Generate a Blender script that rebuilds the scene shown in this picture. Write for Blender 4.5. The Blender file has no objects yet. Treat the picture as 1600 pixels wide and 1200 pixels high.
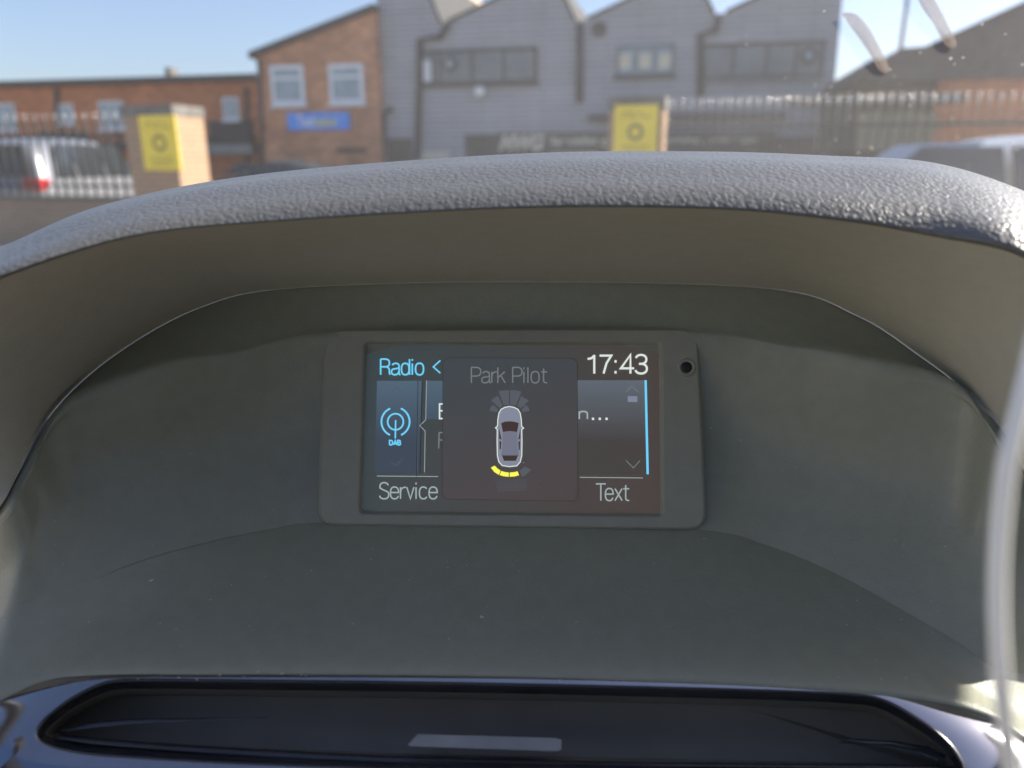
import bpy, bmesh, math, random
from mathutils import Vector, Matrix
random.seed(7)
R = math.radians
scene = bpy.context.scene
COL = scene.collection

# ---------------------------------------------------------------- camera
FPX = 1150.0                     # focal length in pixels of the 1600 px wide photograph
PITCH = R(16.7)
EYE = Vector((0.0, 0.0, 1.2))
cp, sp = math.cos(PITCH), math.sin(PITCH)
cam = bpy.data.cameras.new("camera"); camo = bpy.data.objects.new("camera", cam); COL.objects.link(camo)
camo.location = EYE; camo.rotation_euler = (R(90) - PITCH, 0, 0)
cam.sensor_width = 36; cam.lens = 36 * FPX / 1600
cam.clip_start = 0.01; cam.clip_end = 3000
cam.dof.use_dof = True; cam.dof.focus_distance = 0.298; cam.dof.aperture_fstop = 7.6
scene.camera = camo

# ---------------------------------------------------------------- sky, sun, exposure
SUN_AZ, SUN_EL = R(74), R(34.5)    # azimuth measured to the right of straight ahead
w = bpy.data.worlds.new("World"); scene.world = w; w.use_nodes = True
nt = w.node_tree; bg = nt.nodes["Background"]
sky = nt.nodes.new("ShaderNodeTexSky"); sky.sky_type = 'NISHITA'; sky.sun_disc = False
sky.sun_elevation = SUN_EL; sky.sun_rotation = SUN_AZ
sky.air_density = 1.0; sky.dust_density = 1.6; sky.ozone_density = 3.5
wb = nt.nodes.new("ShaderNodeVectorMath"); wb.operation = 'MULTIPLY'; wb.inputs[1].default_value = (1.0, .92, .96)   # slightly less cyan air
nt.links.new(sky.outputs[0], wb.inputs[0]); nt.links.new(wb.outputs[0], bg.inputs[0]); bg.inputs[1].default_value = 0.1
sl = bpy.data.lights.new("sun", 'SUN'); sl.energy = 5.0; sl.angle = R(0.5); sl.color = (1, 0.93, 0.82)
so = bpy.data.objects.new("sun", sl); COL.objects.link(so)
sdir = Vector((math.sin(SUN_AZ) * math.cos(SUN_EL), math.cos(SUN_AZ) * math.cos(SUN_EL), math.sin(SUN_EL)))
so.rotation_euler = sdir.to_track_quat('Z', 'Y').to_euler(); so.location = (20, 20, 30)
scene.view_settings.view_transform = 'Standard'; scene.view_settings.look = 'None'
scene.view_settings.exposure = 1.1; scene.view_settings.gamma = 1
scene.render.engine = 'CYCLES'
scene.cycles.transparent_max_bounces = 16

# ---------------------------------------------------------------- point helpers
def C(px, py, d):
    """point at camera-axis distance d seen at photograph pixel px, py"""
    x = (px - 800) / FPX * d; h = (600 - py) / FPX * d
    return Vector((x, d * cp + h * sp, h * cp - d * sp)) + EYE
def ray(px, py): return C(px, py, 1.0) - EYE
def PL(px, py, p0, n, off=0.0):
    r = ray(px, py); t = (p0 + n * off - EYE).dot(n) / r.dot(n)
    return EYE + r * t
# plane of the display (7 degrees back from the camera's own plane)
SC0 = C(800, 670, 0.300); _a = R(7)
SCN = Vector((0, math.sin(_a) * sp * 1 - math.cos(_a) * cp, math.sin(_a) * cp + math.cos(_a) * sp)).normalized()
def SP(px, py, off=0.0): return PL(px, py, SC0, SCN, off)
# plane of the glossy trim, sloping 24 degrees down towards the seats
TR0 = C(800, 1045, 0.240); TRN = Vector((0, -math.sin(R(31)), math.cos(R(31))))
def TP(px, py, off=0.0): return PL(px, py, TR0, TRN, off)

# ---------------------------------------------------------------- object helpers
def mesh_obj(name, verts, faces, mat, parent=None, smooth=False, mats=None, fm=None):
    me = bpy.data.meshes.new(name); me.from_pydata([tuple(v) for v in verts], [], faces); me.update()
    if mat: me.materials.append(mat)
    for m in (mats or []): me.materials.append(m)
    if fm:
        for i, k in enumerate(fm): me.polygons[i].material_index = k
    o = bpy.data.objects.new(name, me); COL.objects.link(o)
    if parent: o.parent = parent
    bm = bmesh.new(); bm.from_mesh(me); bmesh.ops.recalc_face_normals(bm, faces=bm.faces); bm.to_mesh(me); bm.free()
    if smooth:
        for p in me.polygons: p.use_smooth = True
    return o
def tag(o, label=None, cat=None, group=None, kind=None):
    if label: o["label"] = label
    if cat: o["category"] = cat
    if group: o["group"] = group
    if kind: o["kind"] = kind
    return o
def empty(name, mat4=None):
    o = bpy.data.objects.new(name, None); COL.objects.link(o); o.empty_display_size = 0.1
    if mat4 is not None: o.matrix_world = mat4
    return o
def copy_tree(o, parent=None):
    c = o.copy(); COL.objects.link(c)
    if parent: c.parent = parent
    for ch in [x for x in bpy.data.objects if x.parent == o]: copy_tree(ch, c)
    return c
class MB:
    def __init__(s): s.v = []; s.f = []
    def box(s, x0, x1, y0, y1, z0, z1):
        b = len(s.v)
        s.v += [(x0,y0,z0),(x1,y0,z0),(x1,y1,z0),(x0,y1,z0),(x0,y0,z1),(x1,y0,z1),(x1,y1,z1),(x0,y1,z1)]
        s.f += [tuple(b+i for i in q) for q in ((0,3,2,1),(4,5,6,7),(0,1,5,4),(1,2,6,5),(2,3,7,6),(3,0,4,7))]; return s
    def prism(s, poly, y0, y1):      # poly of (x,z), extruded in y
        b = len(s.v); n = len(poly)
        s.v += [(x, y0, z) for x, z in poly] + [(x, y1, z) for x, z in poly]
        s.f += [tuple(b+i for i in range(n)), tuple(b+n+i for i in reversed(range(n)))]
        s.f += [(b+i, b+n+i, b+n+(i+1)%n, b+(i+1)%n) for i in range(n)]; return s
    def lathe(s, prof, cx, cy, seg=12, axis='z'):
        b = len(s.v)
        for r, z in prof:
            for k in range(seg):
                a = 2*math.pi*k/seg; p = (r*math.cos(a), r*math.sin(a), z)
                s.v.append((cx+p[0], cy+p[1], p[2]) if axis == 'z' else (cx+p[0], p[2], cy+p[1]))
        for j in range(len(prof)-1):
            for k in range(seg):
                s.f.append((b+j*seg+k, b+j*seg+(k+1)%seg, b+(j+1)*seg+(k+1)%seg, b+(j+1)*seg+k))
        s.f.append(tuple(b+k for k in reversed(range(seg)))); s.f.append(tuple(b+(len(prof)-1)*seg+k for k in range(seg))); return s
    def tube(s, pts, r, seg=8):
        pts = [Vector(p) for p in pts]; b = len(s.v); n = len(pts); dd = pts[-1] - pts[0]; vert = abs(dd.z) > .7*dd.length
        rr = r if isinstance(r, (list, tuple)) else [r]*n
        for i, p in enumerate(pts):
            t = (pts[min(i+1, n-1)] - pts[max(i-1, 0)]).normalized()
            u = t.cross(Vector((0.13, 0.2, 1)) if vert is False else Vector((.1, 1, 0))).normalized(); v_ = t.cross(u)
            for k in range(seg):
                a = 2*math.pi*k/seg; s.v.append(tuple(p + (u*math.cos(a) + v_*math.sin(a))*rr[i]))
        for i in range(n-1):
            for k in range(seg): s.f.append((b+i*seg+k, b+i*seg+(k+1)%seg, b+(i+1)*seg+(k+1)%seg, b+(i+1)*seg+k))
        s.f.append(tuple(b+k for k in reversed(range(seg)))); s.f.append(tuple(b+(n-1)*seg+k for k in range(seg))); return s
    def build(s, name, mat, parent=None, smooth=False): return mesh_obj(name, s.v, s.f, mat, parent, smooth)
def catmull(P, t):
    n = len(P) - 1; x = min(max(t, 0), 1) * n; i = min(int(x), n-1); u = x - i
    p0, p1, p2, p3 = P[max(i-1,0)], P[i], P[i+1], P[min(i+2,n)]
    return tuple(0.5*((2*b) + (-a+c)*u + (2*a-5*b+4*c-d)*u*u + (-a+3*b-3*c+d)*u**3) for a, b, c, d in zip(p0,p1,p2,p3))
def rings_surface(name, rings, mat, parent, nt_=160, sub=8, smooth=True, linear=False):
    """rings: lists of Vectors with equal parameter; Catmull-Rom both ways"""
    R_ = [[Vector(catmull([tuple(v) for v in r], k/nt_)) for k in range(nt_+1)] for r in rings]
    rows = []; m = len(R_) - 1
    for j in range(m*sub + 1):
        rows.append([])
        for k in range(nt_+1):
            col = [tuple(R_[q][k]) for q in range(m+1)]
            if linear:
                x = j/sub; i = min(int(x), m-1); rows[-1].append(Vector(col[i]).lerp(Vector(col[i+1]), x-i))
            else: rows[-1].append(Vector(catmull(col, j/(m*sub))))
    V = [v for r in rows for v in r]; n = nt_+1
    F = [(j*n+k, j*n+k+1, (j+1)*n+k+1, (j+1)*n+k) for j in range(len(rows)-1) for k in range(nt_)]
    return mesh_obj(name, V, F, mat, parent, smooth)

# ---------------------------------------------------------------- materials
def new_mat(name, col=(.5,.5,.5), rough=.6, metal=0.0, spec=.5, emit=None, estr=0.0):
    m = bpy.data.materials.new(name); m.use_nodes = True; b = m.node_tree.nodes["Principled BSDF"]
    b.inputs['Base Color'].default_value = (*col, 1); b.inputs['Roughness'].default_value = rough
    b.inputs['Metallic'].default_value = metal; b.inputs['Specular IOR Level'].default_value = spec
    if emit: b.inputs['Emission Color'].default_value = (*emit, 1); b.inputs['Emission Strength'].default_value = estr
    return m
def N(m, t, **kw):
    n = m.node_tree.nodes.new(t)
    for k, v in kw.items(): setattr(n, k, v)
    return n
def noisy(m, c1, c2, scale=8, detail=6, rough_var=0.0, bump=0.0, bscale=None, coord='Object', stretch=(1,1,1)):
    L = m.node_tree.links; b = m.node_tree.nodes["Principled BSDF"]
    tc = N(m, 'ShaderNodeTexCoord'); mp = N(m, 'ShaderNodeMapping'); mp.inputs['Scale'].default_value = stretch
    L.new(tc.outputs[coord], mp.inputs[0])
    n = N(m, 'ShaderNodeTexNoise'); n.inputs['Scale'].default_value = scale; n.inputs['Detail'].default_value = detail
    L.new(mp.outputs[0], n.inputs['Vector'])
    r = N(m, 'ShaderNodeValToRGB'); r.color_ramp.elements[0].position = .35; r.color_ramp.elements[1].position = .65
    r.color_ramp.elements[0].color = (*c1, 1); r.color_ramp.elements[1].color = (*c2, 1)
    L.new(n.outputs[0], r.inputs[0]); L.new(r.outputs[0], b.inputs['Base Color'])
    if bump:
        n2 = N(m, 'ShaderNodeTexNoise'); n2.inputs['Scale'].default_value = bscale or scale*6; n2.inputs['Detail'].default_value = 4
        L.new(mp.outputs[0], n2.inputs['Vector'])
        bp = N(m, 'ShaderNodeBump'); bp.inputs['Strength'].default_value = 1; bp.inputs['Distance'].default_value = bump
        L.new(n2.outputs[0], bp.inputs['Height']); L.new(bp.outputs[0], b.inputs['Normal'])
    return m
def brick_mat(name, c1, c2, mortar, bw=.225, rh=.075, stain=.35, rough=.9, ms=.012):
    m = new_mat(name, c1, rough, spec=.2); L = m.node_tree.links; b = m.node_tree.nodes["Principled BSDF"]
    tc = N(m, 'ShaderNodeTexCoord'); s = N(m, 'ShaderNodeSeparateXYZ'); L.new(tc.outputs['Object'], s.inputs[0])
    ad = N(m, 'ShaderNodeMath', operation='ADD'); L.new(s.outputs[0], ad.inputs[0]); L.new(s.outputs[1], ad.inputs[1])
    cb = N(m, 'ShaderNodeCombineXYZ'); L.new(ad.outputs[0], cb.inputs[0]); L.new(s.outputs[2], cb.inputs[1])
    br = N(m, 'ShaderNodeTexBrick'); L.new(cb.outputs[0], br.inputs[0])
    br.inputs['Color1'].default_value = (*c1, 1); br.inputs['Color2'].default_value = (*c2, 1); br.inputs['Mortar'].default_value = (*mortar, 1)
    br.inputs['Scale'].default_value = 1; br.inputs['Brick Width'].default_value = bw; br.inputs['Row Height'].default_value = rh
    br.inputs['Mortar Size'].default_value = ms
    n = N(m, 'ShaderNodeTexNoise'); n.inputs['Scale'].default_value = .7; n.inputs['Detail'].default_value = 7; L.new(tc.outputs['Object'], n.inputs['Vector'])
    r = N(m, 'ShaderNodeMapRange'); r.inputs['To Min'].default_value = 1-stain; r.inputs['To Max'].default_value = 1+stain
    L.new(n.outputs[0], r.inputs[0])
    mx = N(m, 'ShaderNodeVectorMath', operation='SCALE'); L.new(br.outputs[0], mx.inputs[0]); L.new(r.outputs[0], mx.inputs['Scale'])
    L.new(mx.outputs[0], b.inputs['Base Color'])
    bp = N(m, 'ShaderNodeBump'); bp.inputs['Distance'].default_value = .01; bp.invert = True; L.new(br.outputs['Fac'], bp.inputs['Height']); L.new(bp.outputs[0], b.inputs['Normal'])
    return m

M = {}
M['redbrick'] = brick_mat('red_brick', (.68,.21,.07), (.42,.12,.04), (.42,.30,.2), bw=.34, rh=.12)
M['gablebrick'] = brick_mat('weathered_brick', (.66,.29,.14), (.40,.16,.08), (.50,.38,.28), bw=.34, rh=.12, stain=.6)
M['greybrick'] = brick_mat('grey_painted_brick', (.44,.443,.46), (.39,.393,.41), (.27,.273,.285), bw=2.4, rh=.19, stain=.2, ms=.03)
M['wallbrick'] = brick_mat('boundary_brick', (.40,.26,.17), (.32,.19,.12), (.38,.31,.24))
M['pillarbrick'] = brick_mat('pillar_brick', (.42,.24,.13), (.36,.2,.11), (.4,.33,.25), stain=.15)
M['coping'] = noisy(new_mat('concrete_coping', rough=.9), (.12,.11,.10), (.2,.19,.17), 9, bump=.002)
M['tanbrick'] = brick_mat('tan_brick', (.88,.62,.40), (.8,.54,.34), (.85,.7,.55))
M['slate'] = noisy(new_mat('dark_slate', rough=.8), (.03,.03,.032), (.055,.053,.055), 3, bump=.01)
M['darkpipe'] = noisy(new_mat('dark_pipe', rough=.6), (.04,.04,.045), (.06,.06,.065), 5)
M['whiteframe'] = noisy(new_mat('white_upvc', rough=.4), (.68,.70,.72), (.76,.78,.80), 4)
M['pane'] = noisy(new_mat('window_glass', rough=.12, spec=.8), (.20,.26,.30), (.32,.38,.42), 1.3)
M['panegrey'] = noisy(new_mat('dim_window_glass', rough=.2, spec=.6), (.12,.14,.145), (.19,.21,.21), 1.1)
M['asphalt'] = noisy(new_mat('asphalt', rough=.9), (.27,.25,.225), (.34,.315,.285), 1.5, bump=.004, bscale=60)
M['paving'] = noisy(new_mat('paving', rough=.9), (.2,.19,.175), (.27,.255,.235), 2, bump=.003, bscale=40)
M['railpaint'] = noisy(new_mat('black_railing_paint', rough=.6, spec=.3), (.02,.02,.022), (.035,.035,.036), 12)
M['finial'] = new_mat('worn_steel_finial', (.75,.72,.65), .16, 1.0)
M['yellow'] = noisy(new_mat('yellow_sign', rough=.45), (.93,.69,.04), (.98,.74,.05), 3)
M['signink'] = noisy(new_mat('faded_black_ink', rough=.6), (.22,.17,.04), (.3,.23,.05), 20)
M['bluesign'] = noisy(new_mat('blue_sign', rough=.4), (.04,.27,.85), (.06,.32,.9), 2)
M['whiteink'] = noisy(new_mat('white_lettering', rough=.5), (.78,.78,.75), (.84,.84,.8), 5)
M['creamink'] = noisy(new_mat('cream_lettering', rough=.5), (.62,.57,.42), (.7,.65,.5), 5)
M['yellowink'] = noisy(new_mat('yellow_lettering', rough=.5), (.7,.6,.15), (.76,.66,.2), 5)
M['fascia'] = noisy(new_mat('dark_fascia', rough=.6), (.05,.045,.04), (.075,.07,.06), 2)
M['olivefence'] = noisy(new_mat('weathered_boards', rough=.9), (.16,.145,.09), (.26,.235,.16), 2, stretch=(6,6,.4))
M['carsilver'] = noisy(new_mat('silver_paint', rough=.28, metal=.55, spec=.6), (.30,.31,.33), (.36,.37,.39), 2)
M['carwhite'] = noisy(new_mat('pale_silver_paint', rough=.25, metal=.3, spec=.6), (.36,.36,.33), (.42,.42,.38), 2)
M['bouncevan'] = noisy(new_mat('white_bounce_paint', rough=.35, spec=.5), (.76,.75,.72), (.8,.79,.76), 2)
M['carred'] = noisy(new_mat('dark_paint', rough=.25, spec=.6), (.02,.03,.03), (.04,.05,.05), 2)
M['carglass'] = noisy(new_mat('car_glass', rough=.08, spec=.8), (.015,.02,.022), (.03,.035,.037), 1)
M['tyre'] = noisy(new_mat('tyre_rubber', rough=.9), (.015,.015,.015), (.03,.03,.03), 20)
M['rim'] = noisy(new_mat('alloy_rim', rough=.3, metal=.9), (.5,.5,.52), (.6,.6,.62), 9)
M['redlamp'] = noisy(new_mat('red_tail_lamp', rough=.15, spec=.8), (.5,.01,.015), (.7,.02,.025), 6)
M['clearlamp'] = noisy(new_mat('clear_lamp', rough=.1, spec=.8), (.7,.7,.7), (.8,.8,.8), 6)

# soft-touch plastics of the cabin
def leather():
    m = new_mat('grained_leather', (.125,.123,.118), .42, spec=.85); L = m.node_tree.links; b = m.node_tree.nodes["Principled BSDF"]
    tc = N(m, 'ShaderNodeTexCoord')
    n0 = N(m, 'ShaderNodeTexNoise'); n0.inputs['Scale'].default_value = 260; n0.inputs['Detail'].default_value = 2
    L.new(tc.outputs['Object'], n0.inputs['Vector'])
    mxv = N(m, 'ShaderNodeVectorMath', operation='SCALE'); mxv.inputs['Scale'].default_value = .0022; L.new(n0.outputs['Color'], mxv.inputs[0])
    av = N(m, 'ShaderNodeVectorMath', operation='ADD'); L.new(tc.outputs['Object'], av.inputs[0]); L.new(mxv.outputs[0], av.inputs[1])
    v = N(m, 'ShaderNodeTexVoronoi'); v.feature = 'SMOOTH_F1'; v.inputs['Scale'].default_value = 620; v.inputs['Smoothness'].default_value = .55
    L.new(av.outputs[0], v.inputs['Vector'])
    v2 = N(m, 'ShaderNodeTexVoronoi'); v2.feature = 'SMOOTH_F1'; v2.inputs['Scale'].default_value = 1400; L.new(av.outputs[0], v2.inputs['Vector'])
    ad = N(m, 'ShaderNodeMath', operation='MULTIPLY_ADD'); L.new(v2.outputs['Distance'], ad.inputs[0]); ad.inputs[1].default_value = .25; L.new(v.outputs['Distance'], ad.inputs[2])
    bp = N(m, 'ShaderNodeBump'); bp.invert = True; bp.inputs['Strength'].default_value = 1; bp.inputs['Distance'].default_value = .00031
    L.new(ad.outputs[0], bp.inputs['Height']); L.new(bp.outputs[0], b.inputs['Normal'])
    r = N(m, 'ShaderNodeMapRange'); r.inputs['To Min'].default_value = .30; r.inputs['To Max'].default_value = .46
    L.new(n0.outputs[0], r.inputs[0]); L.new(r.outputs[0], b.inputs['Roughness'])
    return m
M['leather'] = leather()
M['softplastic'] = noisy(new_mat('soft_touch_plastic', rough=.42, spec=.5), (.275,.282,.218), (.295,.302,.234), 160, bump=.00016, bscale=900)
M['liningplastic'] = noisy(new_mat('hood_lining_plastic', rough=.6, spec=.4), (.46,.45,.375), (.49,.475,.395), 160, bump=.00016, bscale=900)
M['bezelplastic'] = noisy(new_mat('display_bezel_plastic', rough=.5, spec=.4), (.32,.315,.25), (.34,.332,.263), 200, bump=.0001, bscale=1100)
M['pianoblack'] = noisy(new_mat('dark_chrome_trim', rough=.07, metal=1.0), (.31,.32,.355), (.35,.36,.395), 30, bump=.00003, bscale=14)
M['satinrim'] = noisy(new_mat('satin_black_edge', rough=.22, spec=.8), (.02,.02,.024), (.035,.035,.04), 30)
M['ventplastic'] = noisy(new_mat('vent_plastic', rough=.45, spec=.4), (.02,.019,.018), (.032,.03,.028), 40, bump=.00006, bscale=1500)
M['cavity'] = noisy(new_mat('vent_cavity_plastic', rough=.5, spec=.4), (.19,.175,.15), (.22,.205,.175), 40, bump=.00006, bscale=1500)
M['cabinplastic'] = noisy(new_mat('cabin_plastic', rough=.7), (.05,.05,.052), (.065,.065,.066), 9, bump=.0003, bscale=400)
M['seatcloth'] = noisy(new_mat('pale_seat_cloth', rough=.95), (.50,.44,.36), (.58,.51,.42), 40)
M['headliner'] = noisy(new_mat('grey_headliner', rough=.95), (.33,.32,.30), (.38,.37,.35), 60)
M['silvertab'] = noisy(new_mat('grey_slider', rough=.35, spec=.6), (.22,.22,.22), (.28,.28,.28), 60)
M['cable'] = noisy(new_mat('pale_streak_cable', rough=.5), (.9,.88,.82), (.93,.91,.85), 20)  # pale tint of the cable shape standing in for a light streak
M['smear'] = noisy(new_mat('dried_mud', rough=.95, spec=.1), (.30,.22,.17), (.40,.30,.24), 60)
_m = M['smear']; _t = N(_m, 'ShaderNodeBsdfTranslucent'); _t.inputs[0].default_value = (.27,.21,.17,1); _tp = N(_m, 'ShaderNodeBsdfTransparent')
_x = N(_m, 'ShaderNodeMixShader'); _x.inputs[0].default_value = .75; _x2 = N(_m, 'ShaderNodeMixShader'); _x2.inputs[0].default_value = .42; _n = N(_m, 'ShaderNodeTexNoise'); _n.inputs['Scale'].default_value = 90; _n.inputs['Detail'].default_value = 3; _mr = N(_m, 'ShaderNodeMapRange'); _mr.inputs['From Min'].default_value = .35; _mr.inputs['From Max'].default_value = .65; _mr.inputs['To Min'].default_value = .35; _mr.inputs['To Max'].default_value = .8; _m.node_tree.links.new(_n.outputs[0], _mr.inputs[0]); _m.node_tree.links.new(_mr.outputs[0], _x2.inputs[0])
_L = _m.node_tree.links; _L.new(_m.node_tree.nodes['Principled BSDF'].outputs[0], _x.inputs[1]); _L.new(_t.outputs[0], _x.inputs[2])
_L.new(_x.outputs[0], _x2.inputs[1]); _L.new(_tp.outputs[0], _x2.inputs[2]); _L.new(_x2.outputs[0], _m.node_tree.nodes['Material Output'].inputs[0])
M['dustfleck'] = noisy(new_mat('pale_dust', rough=.9, spec=.1), (.5,.48,.44), (.7,.68,.62), 200)

def screen_mat(name, base, emit_lo, emit_hi, p_lo, p_hi, rough=.35):
    """LCD face: emission graded between two points of the panel"""
    m = new_mat(name, base, rough, spec=.35); L = m.node_tree.links; b = m.node_tree.nodes["Principled BSDF"]
    tc = N(m, 'ShaderNodeTexCoord'); sb = N(m, 'ShaderNodeVectorMath', operation='SUBTRACT'); sb.inputs[1].default_value = tuple(p_lo)
    L.new(tc.outputs['Object'], sb.inputs[0]); d = Vector(p_hi) - Vector(p_lo); d = d / d.length_squared
    dt = N(m, 'ShaderNodeVectorMath', operation='DOT_PRODUCT'); dt.inputs[1].default_value = tuple(d); L.new(sb.outputs[0], dt.inputs[0])
    r = N(m, 'ShaderNodeValToRGB'); r.color_ramp.elements[0].color = (*emit_lo, 1); r.color_ramp.elements[1].color = (*emit_hi, 1)
    L.new(dt.outputs['Value'], r.inputs[0]); L.new(r.outputs[0], b.inputs['Emission Color']); b.inputs['Emission Strength'].default_value = 1
    return m
def glow(name, col, k=1.0):
    k *= .68
    return new_mat(name, (.02,.02,.02), .4, spec=.1, emit=col, estr=k)
M['ui_white'] = glow('ui_white', (.62,.68,.64), .8); M['ui_blue'] = glow('ui_blue', (.13,.52,.78), .85)
M['ui_soft'] = glow('ui_soft_grey', (.30,.36,.37), .8); M['ui_dim'] = glow('ui_dim_grey', (.145,.165,.17), .8)
M['ui_faint'] = glow('ui_faint_grey', (.085,.10,.125), .8); M['ui_seg'] = glow('ui_segment', (.08,.088,.105), .8)
M['ui_yellow'] = glow('ui_yellow', (.72,.70,.07), .95); M['ui_lav'] = glow('ui_lavender', (.19,.2,.27), .8)
M['ui_body'] = glow('ui_car_body', (.22,.24,.31), .7); M['ui_glass'] = glow('ui_car_glass', (.045,.03,.027), .8)
M['ui_roof'] = glow('ui_car_roof', (.14,.15,.2), .8); M['ui_dark'] = glow('ui_dark', (.012,.012,.012), .5)

def windscreen_mat():
    m = bpy.data.materials.new('dusty_windscreen'); m.use_nodes = True; L = m.node_tree.links
    ns = m.node_tree.nodes; ns.remove(ns["Principled BSDF"]); out = ns["Material Output"]
    tr = N(m, 'ShaderNodeBsdfTransparent'); tr.inputs[0].default_value = (.93,.95,.94,1)
    du = N(m, 'ShaderNodeBsdfTranslucent'); du.inputs[0].default_value = (.85,.82,.76,1)
    gl = N(m, 'ShaderNodeBsdfGlossy'); gl.inputs['Roughness'].default_value = .02; gl.inputs[0].default_value = (.8,.9,1,1)
    tc = N(m, 'ShaderNodeTexCoord')
    n = N(m, 'ShaderNodeTexNoise'); n.inputs['Scale'].default_value = 5; n.inputs['Detail'].default_value = 8; n.inputs['Roughness'].default_value = .6
    L.new(tc.outputs['Object'], n.inputs['Vector'])
    sx = N(m, 'ShaderNodeSeparateXYZ'); L.new(tc.outputs['Object'], sx.inputs[0])
    rx = N(m, 'ShaderNodeMapRange'); rx.inputs['From Min'].default_value = -.25; rx.inputs['From Max'].default_value = .45
    rx.inputs['To Min'].default_value = .035; rx.inputs['To Max'].default_value = .08; L.new(sx.outputs[0], rx.inputs[0])
    mu = N(m, 'ShaderNodeMath', operation='MULTIPLY'); L.new(rx.outputs[0], mu.inputs[0]); 
    rn = N(m, 'ShaderNodeMapRange'); rn.inputs['To Min'].default_value = .55; rn.inputs['To Max'].default_value = 1.45; L.new(n.outputs[0], rn.inputs[0]); L.new(rn.outputs[0], mu.inputs[1])
    v = N(m, 'ShaderNodeTexVoronoi'); v.inputs['Scale'].default_value = 130; L.new(tc.outputs['Object'], v.inputs['Vector'])
    lt = N(m, 'ShaderNodeMath', operation='LESS_THAN'); L.new(v.outputs['Distance'], lt.inputs[0])
    wn = N(m, 'ShaderNodeMath', operation='MULTIPLY_ADD'); L.new(v.outputs['Color'], wn.inputs[0]); wn.inputs[1].default_value = .2; wn.inputs[2].default_value = -.045
    gx = N(m, 'ShaderNodeMapRange'); gx.inputs['From Min'].default_value = -.15; gx.inputs['From Max'].default_value = .3; gx.inputs['To Min'].default_value = .0; L.new(sx.outputs[0], gx.inputs[0])
    wg = N(m, 'ShaderNodeMath', operation='MULTIPLY'); L.new(wn.outputs[0], wg.inputs[0]); L.new(gx.outputs[0], wg.inputs[1]); L.new(wg.outputs[0], lt.inputs[1])
    ad = N(m, 'ShaderNodeMath', operation='MULTIPLY_ADD', use_clamp=True); L.new(lt.outputs[0], ad.inputs[0]); ad.inputs[1].default_value = .38; L.new(mu.outputs[0], ad.inputs[2])
    mx = N(m, 'ShaderNodeMixShader'); L.new(ad.outputs[0], mx.inputs[0]); L.new(tr.outputs[0], mx.inputs[1]); L.new(du.outputs[0], mx.inputs[2])
    m2 = N(m, 'ShaderNodeMixShader'); m2.inputs[0].default_value = .02; L.new(mx.outputs[0], m2.inputs[1]); L.new(gl.outputs[0], m2.inputs[2])
    L.new(m2.outputs[0], out.inputs['Surface'])
    return m
M['windscreen'] = windscreen_mat()

# ================================================================ GROUND
def sheet(name, x0, x1, y0, y1, z, mat, rot=0):
    o = mesh_obj(name, [(x0,y0,0),(x1,y0,0),(x1,y1,0),(x0,y1,0)], [(0,1,2,3)], mat); o.location = (0,0,z); o.rotation_euler.z = rot
    return tag(o, kind='structure')
ANG = math.atan(-.24)                                   # the street runs at this angle to the car
sheet('ground', -900, 900, -300, 1500, 0, M['asphalt'])
pv = MB().box(-60, 60, 12.9, 14.6, .0, .12); p_ = pv.build('pavement', M['paving']); p_.rotation_euler.z = ANG; p_.location = (0,0,.004); tag(p_, kind='structure')
pv = MB().box(-60, 60, 26.3, 29.0, .0, .12); p_ = pv.build('pavement', M['paving']); p_.rotation_euler.z = ANG; p_.location = (0,0,.004); tag(p_, kind='structure')

class Facade:
    """frame of a wall facing the car: u runs along it, v behind it, z up"""
    def __init__(s, Y0, ang=ANG):
        s.O = Vector((0, Y0, 0)); s.e = Vector((math.cos(ang), math.sin(ang), 0)); s.n = Vector((math.sin(ang), -math.cos(ang), 0))
        s.M = Matrix.Translation(s.O) @ Matrix.Rotation(ang, 4, 'Z')
    def uz(s, px, py, v=0.0):
        p = PL(px, py, s.O, s.n, -v) - s.O; return (p.dot(s.e), p.z)
    def u(s, px, py=200, v=0.0): return s.uz(px, py, v)[0]
    def z(s, px, py, v=0.0): return s.uz(px, py, v)[1]
    def rect(s, px0, py0, px1, py1, v=0.0):
        a = s.uz(px0, (py0+py1)/2, v)[0]; b = s.uz(px1, (py0+py1)/2, v)[0]; mx = (px0+px1)/2
        return a, b, s.z(mx, py1, v), s.z(mx, py0, v)
def window(fr, root, px0, py0, px1, py1, mull=(.5,), trans=(), mat='whiteframe', pane='pane', ft=.09, sill=True):
    u0, u1, z0, z1 = fr.rect(px0, py0, px1, py1)
    f = MB()
    f.box(u0, u0+ft, -.06, .03, z0, z1).box(u1-ft, u1, -.06, .03, z0, z1)
    f.box(u0+ft, u1-ft, -.06, .03, z1-ft, z1).box(u0+ft, u1-ft, -.06, .03, z0, z0+ft)
    for t in mull: c = u0+(u1-u0)*t; f.box(c-ft*.4, c+ft*.4, -.055, .02, z0+ft, z1-ft)
    o = f.build('window', M[mat], root)
    seg = [0] + list(mull) + [1]
    for t in trans:
        c = z0+(z1-z0)*t; g = MB()
        for a, b in zip(seg[:-1], seg[1:]):
            g.box(u0+(u1-u0)*a+ft*(.45 if a else 1), u0+(u1-u0)*b-ft*(.45 if b < 1 else 1), -.05, .015, c-ft*.4, c+ft*.4)
        g.build('glazing_bar', M[mat], o)
    MB().box(u0+ft*.5, u1-ft*.5, -.02, .0, z0+ft*.5, z1-ft*.5).build('pane', M[pane], o)
    if sill: MB().box(u0-.08, u1+.08, -.16, .03, z0-.1, z0-.003).build('sill', M[mat if sill is True else sill], o)
    return o
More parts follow.
